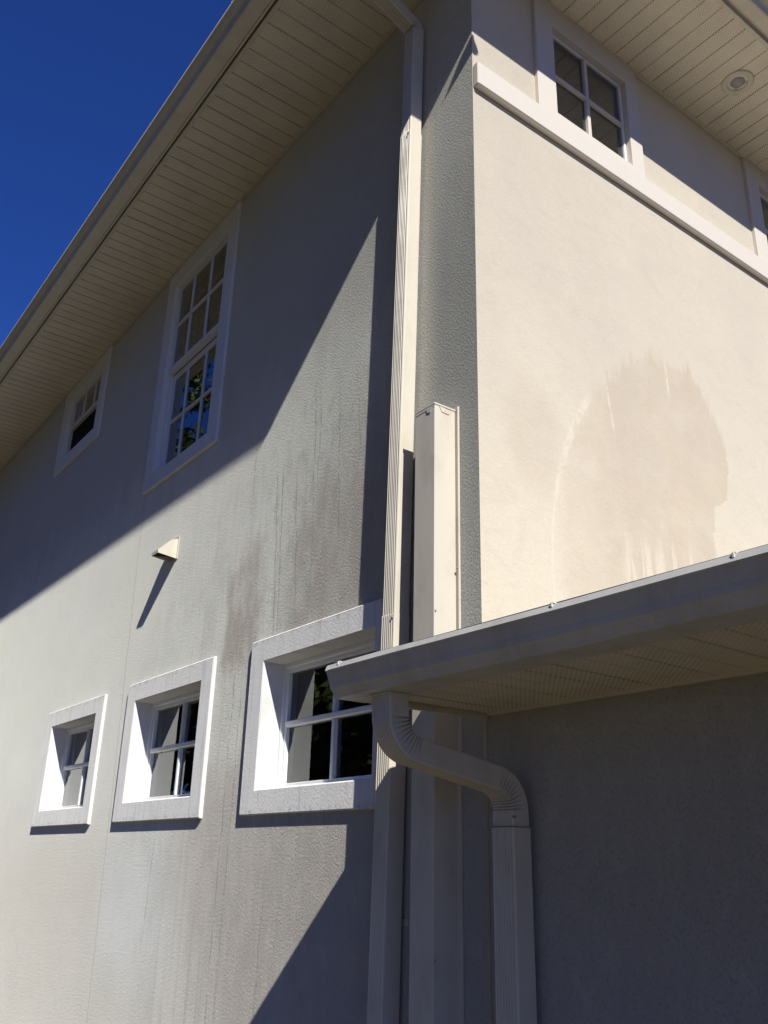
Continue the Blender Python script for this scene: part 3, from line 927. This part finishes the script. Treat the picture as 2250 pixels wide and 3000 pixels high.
for p, q in zip(tab2, tab2[1:] + tab2[:1]): m.face([(.1212, p[0], p[1]), (.1212, q[0], q[1]), (.1181, q[0], q[1]), (.1181, p[0], p[1])])
m.build("fold_tab", M['gutter'], lc, OL)
for p in ((.112, -.1425, 3.04), (.060, -.1425, 3.942), (.112, -.1425, 1.8)):
    m = MB(); m.bbox(p[0] - .004, p[0] + .004, -.1459, p[1], p[2] - .004, p[2] + .004, .0015); m.build("screw", M['steel'], lc, p)
m = MB(); m.bbox(.0106, .0170, -.1270, -.1190, 3.228, 3.238, .002); m.build("screw", M['steel'], lc, (.012, -.123, 3.23))

vh = empty("vent_hood", (0, -3.075, 4.01))
tag(vh, "small cream wedge shaped dryer vent hood casting a long shadow on the side wall", "vent hood")
OV = tuple(vh.location)
m = MB(); m.bbox(.0008, .006, -3.145, -3.004, 4.006, 4.172, .002); m.build("back_plate", M['cream'], vh, OV)
prof = [(.006, 4.152), (.048, 4.140), (.138, 4.048), (.138, 4.026), (.006, 4.012)]
m = MB()
for y in (-3.020, -3.128):
    m.face([(x, y, z) for x, z in prof])
m.face([(prof[0][0], y, prof[0][1]) for y in (-3.128, -3.020)] + [(prof[1][0], y, prof[1][1]) for y in (-3.020, -3.128)])
m.face([(prof[1][0], y, prof[1][1]) for y in (-3.128, -3.020)] + [(prof[2][0], y, prof[2][1]) for y in (-3.020, -3.128)])
m.face([(prof[2][0], y, prof[2][1]) for y in (-3.128, -3.020)] + [(prof[3][0], y, prof[3][1]) for y in (-3.020, -3.128)])
o = m.build("hood", M['cream'], vh, OV); solid(o, .003)
m = MB(); m.face([(.010, -3.124, 4.05), (.010, -3.024, 4.05), (.120, -3.024, 4.030), (.120, -3.124, 4.030)])
solid(m.build("flap", M['dark'], vh, OV), .002)

rl = empty("recessed_light", (-1.925, .362, SZ))
tag(rl, "round recessed light with a frosted bulb in the right hand soffit", "light")
OR = tuple(rl.location)
def lathe(m, c, pr, n=32, smooth=True):
    rows = []
    for k in range(n + 1):
        t = 2 * math.pi * k / n
        rows.append([(c[0] + r_ * math.cos(t), c[1] + r_ * math.sin(t), c[2] + z) for r_, z in pr])
    m.grid(rows, smooth=smooth)
m = MB(); lathe(m, OR, [(.097, -.001), (.096, -.007), (.088, -.010), (.066, -.009), (.060, -.004), (.057, .018), (.056, .05)])
m.build("trim_ring", M['fascia'], rl, OR)
m = MB(); lathe(m, (OR[0], OR[1], OR[2] - .014), [(.0, -.004), (.018, -.002), (.034, .004), (.046, .014), (.052, .028), (.053, .055)])
m.build("bulb", M['lamp'], rl, OR)

# ------------------------------------------------------------------ trees across the yard (some mirrored in the panes, the rest added to block sky light)
def tree(x, y, h, r, seed, label):
    rnd = random.Random(seed)
    root = empty("tree", (x, y, GZ)); tag(root, label, "tree", "trees across the yard")
    O = tuple(root.location)
    m = MB()
    def limb(p, q, r0, r1, n=7):
        p, q = Vector(p), Vector(q); ax = (q - p).normalized()
        s = ax.orthogonal().normalized(); t = ax.cross(s)
        m.grid([[tuple(c + (s * math.cos(2*math.pi*k/n) + t * math.sin(2*math.pi*k/n)) * rr) for k in range(n)] for c, rr in ((p, r0), ((p+q)/2, (r0+r1)/2), (q, r1))], closed=True, smooth=True)
    limb((x, y, GZ - .05), (x + .1, y, GZ + h * .45), .20, .13)
    tips = []
    for k in range(9):
        a = rnd.uniform(0, 6.28); e = rnd.uniform(.35, 1.2); L = rnd.uniform(.3, .5) * h
        z0 = GZ + h * rnd.uniform(.25, .45)
        q = (x + math.cos(a) * math.cos(e) * L, y + math.sin(a) * math.cos(e) * L, z0 + math.sin(e) * L * .9)
        limb((x + .05, y, z0), q, .08, .025, 5); tips.append(q)
    m.build("trunk", M['bark'], root, O)
    m = MB()
    cl = []
    for k in range(70):
        a = rnd.uniform(0, 6.28); u = rnd.uniform(-1, 1); rr = rnd.uniform(.45, 1.0)
        cl.append((x + math.cos(a) * math.sqrt(1-u*u) * r * rr, y + math.sin(a) * math.sqrt(1-u*u) * r * rr, GZ + h * .60 + u * h * .42 * rr))
    for q in tips + cl:
        s0 = rnd.uniform(.45, .95)
        for k in range(150):
            p = Vector(q) + Vector((rnd.gauss(0, s0 * .5), rnd.gauss(0, s0 * .5), rnd.gauss(0, s0 * .42)))
            if p.z < GZ + .5: continue
            n = Vector((rnd.gauss(0, 1), rnd.gauss(0, 1), rnd.gauss(.5, 1))).normalized()
            s = n.orthogonal().normalized(); t = n.cross(s)
            L = rnd.uniform(.12, .23)
            m.face([tuple(p - s * L), tuple(p + t * L * .45), tuple(p + s * L), tuple(p - t * L * .45)])
    m.build("crown", M['leaf'], root, O, recalc=False)
tree(8.5, -15.0, 9.0, 2.9, 3, "leafy tree mirrored in the panes of the lower windows")
tree(12.5, -20.0, 15.0, 3.9, 5, "taller leafy tree standing behind the mirrored one")
tree(6.0, -21.5, 17.0, 4.0, 8, "tall leafy tree mirrored low in the tall window")
tree(14.0, -12.0, 8.0, 2.8, 11, "broad leafy tree mirrored beside the pane bars")
tree(12.5, -3.5, 9.5, 3.4, 21, "dense unseen tree added to block sky light on the middle of the side wall")  # dense trees from here added to hold sky light off the shaded side
tree(11.5, 3.6, 16.0, 4.6, 22, "dense unseen tree added to block sky light at the house corner")
tree(12.5, 10.0, 13.5, 4.2, 23, "dense unseen tree added to keep sky light off the low wing")
tree(15.5, -8.5, 17.0, 4.8, 24, "wide unseen tree added at the side of the yard to block sky light, away from the mirrored ones")
tree(-2.5, 19.0, 10.0, 3.2, 25, "unseen tree beyond the end of the low wing, added to cut low sky on the front wall")  # pair past the wing, added to lower the sky fill on the front wall
tree(-9.0, 17.0, 10.5, 3.4, 26, "unseen tree far to the side of the low wing, added to cut low sky on the front wall")
tree(10.5, -28.0, 13.0, 3.8, 27, "leafy tree mirrored in the middle lower window")
tree(8.6, -37.0, 13.0, 3.8, 28, "leafy tree mirrored in the far lower window")
tree(20.0, -15.0, 18.0, 5.0, 29, "very tall unseen tree added at the back of the yard to block blue sky")  # last pair added to cut the blue fill in the shade
tree(21.5, -1.0, 18.0, 5.0, 30, "very tall unseen tree added behind the dense pair to block sky light")
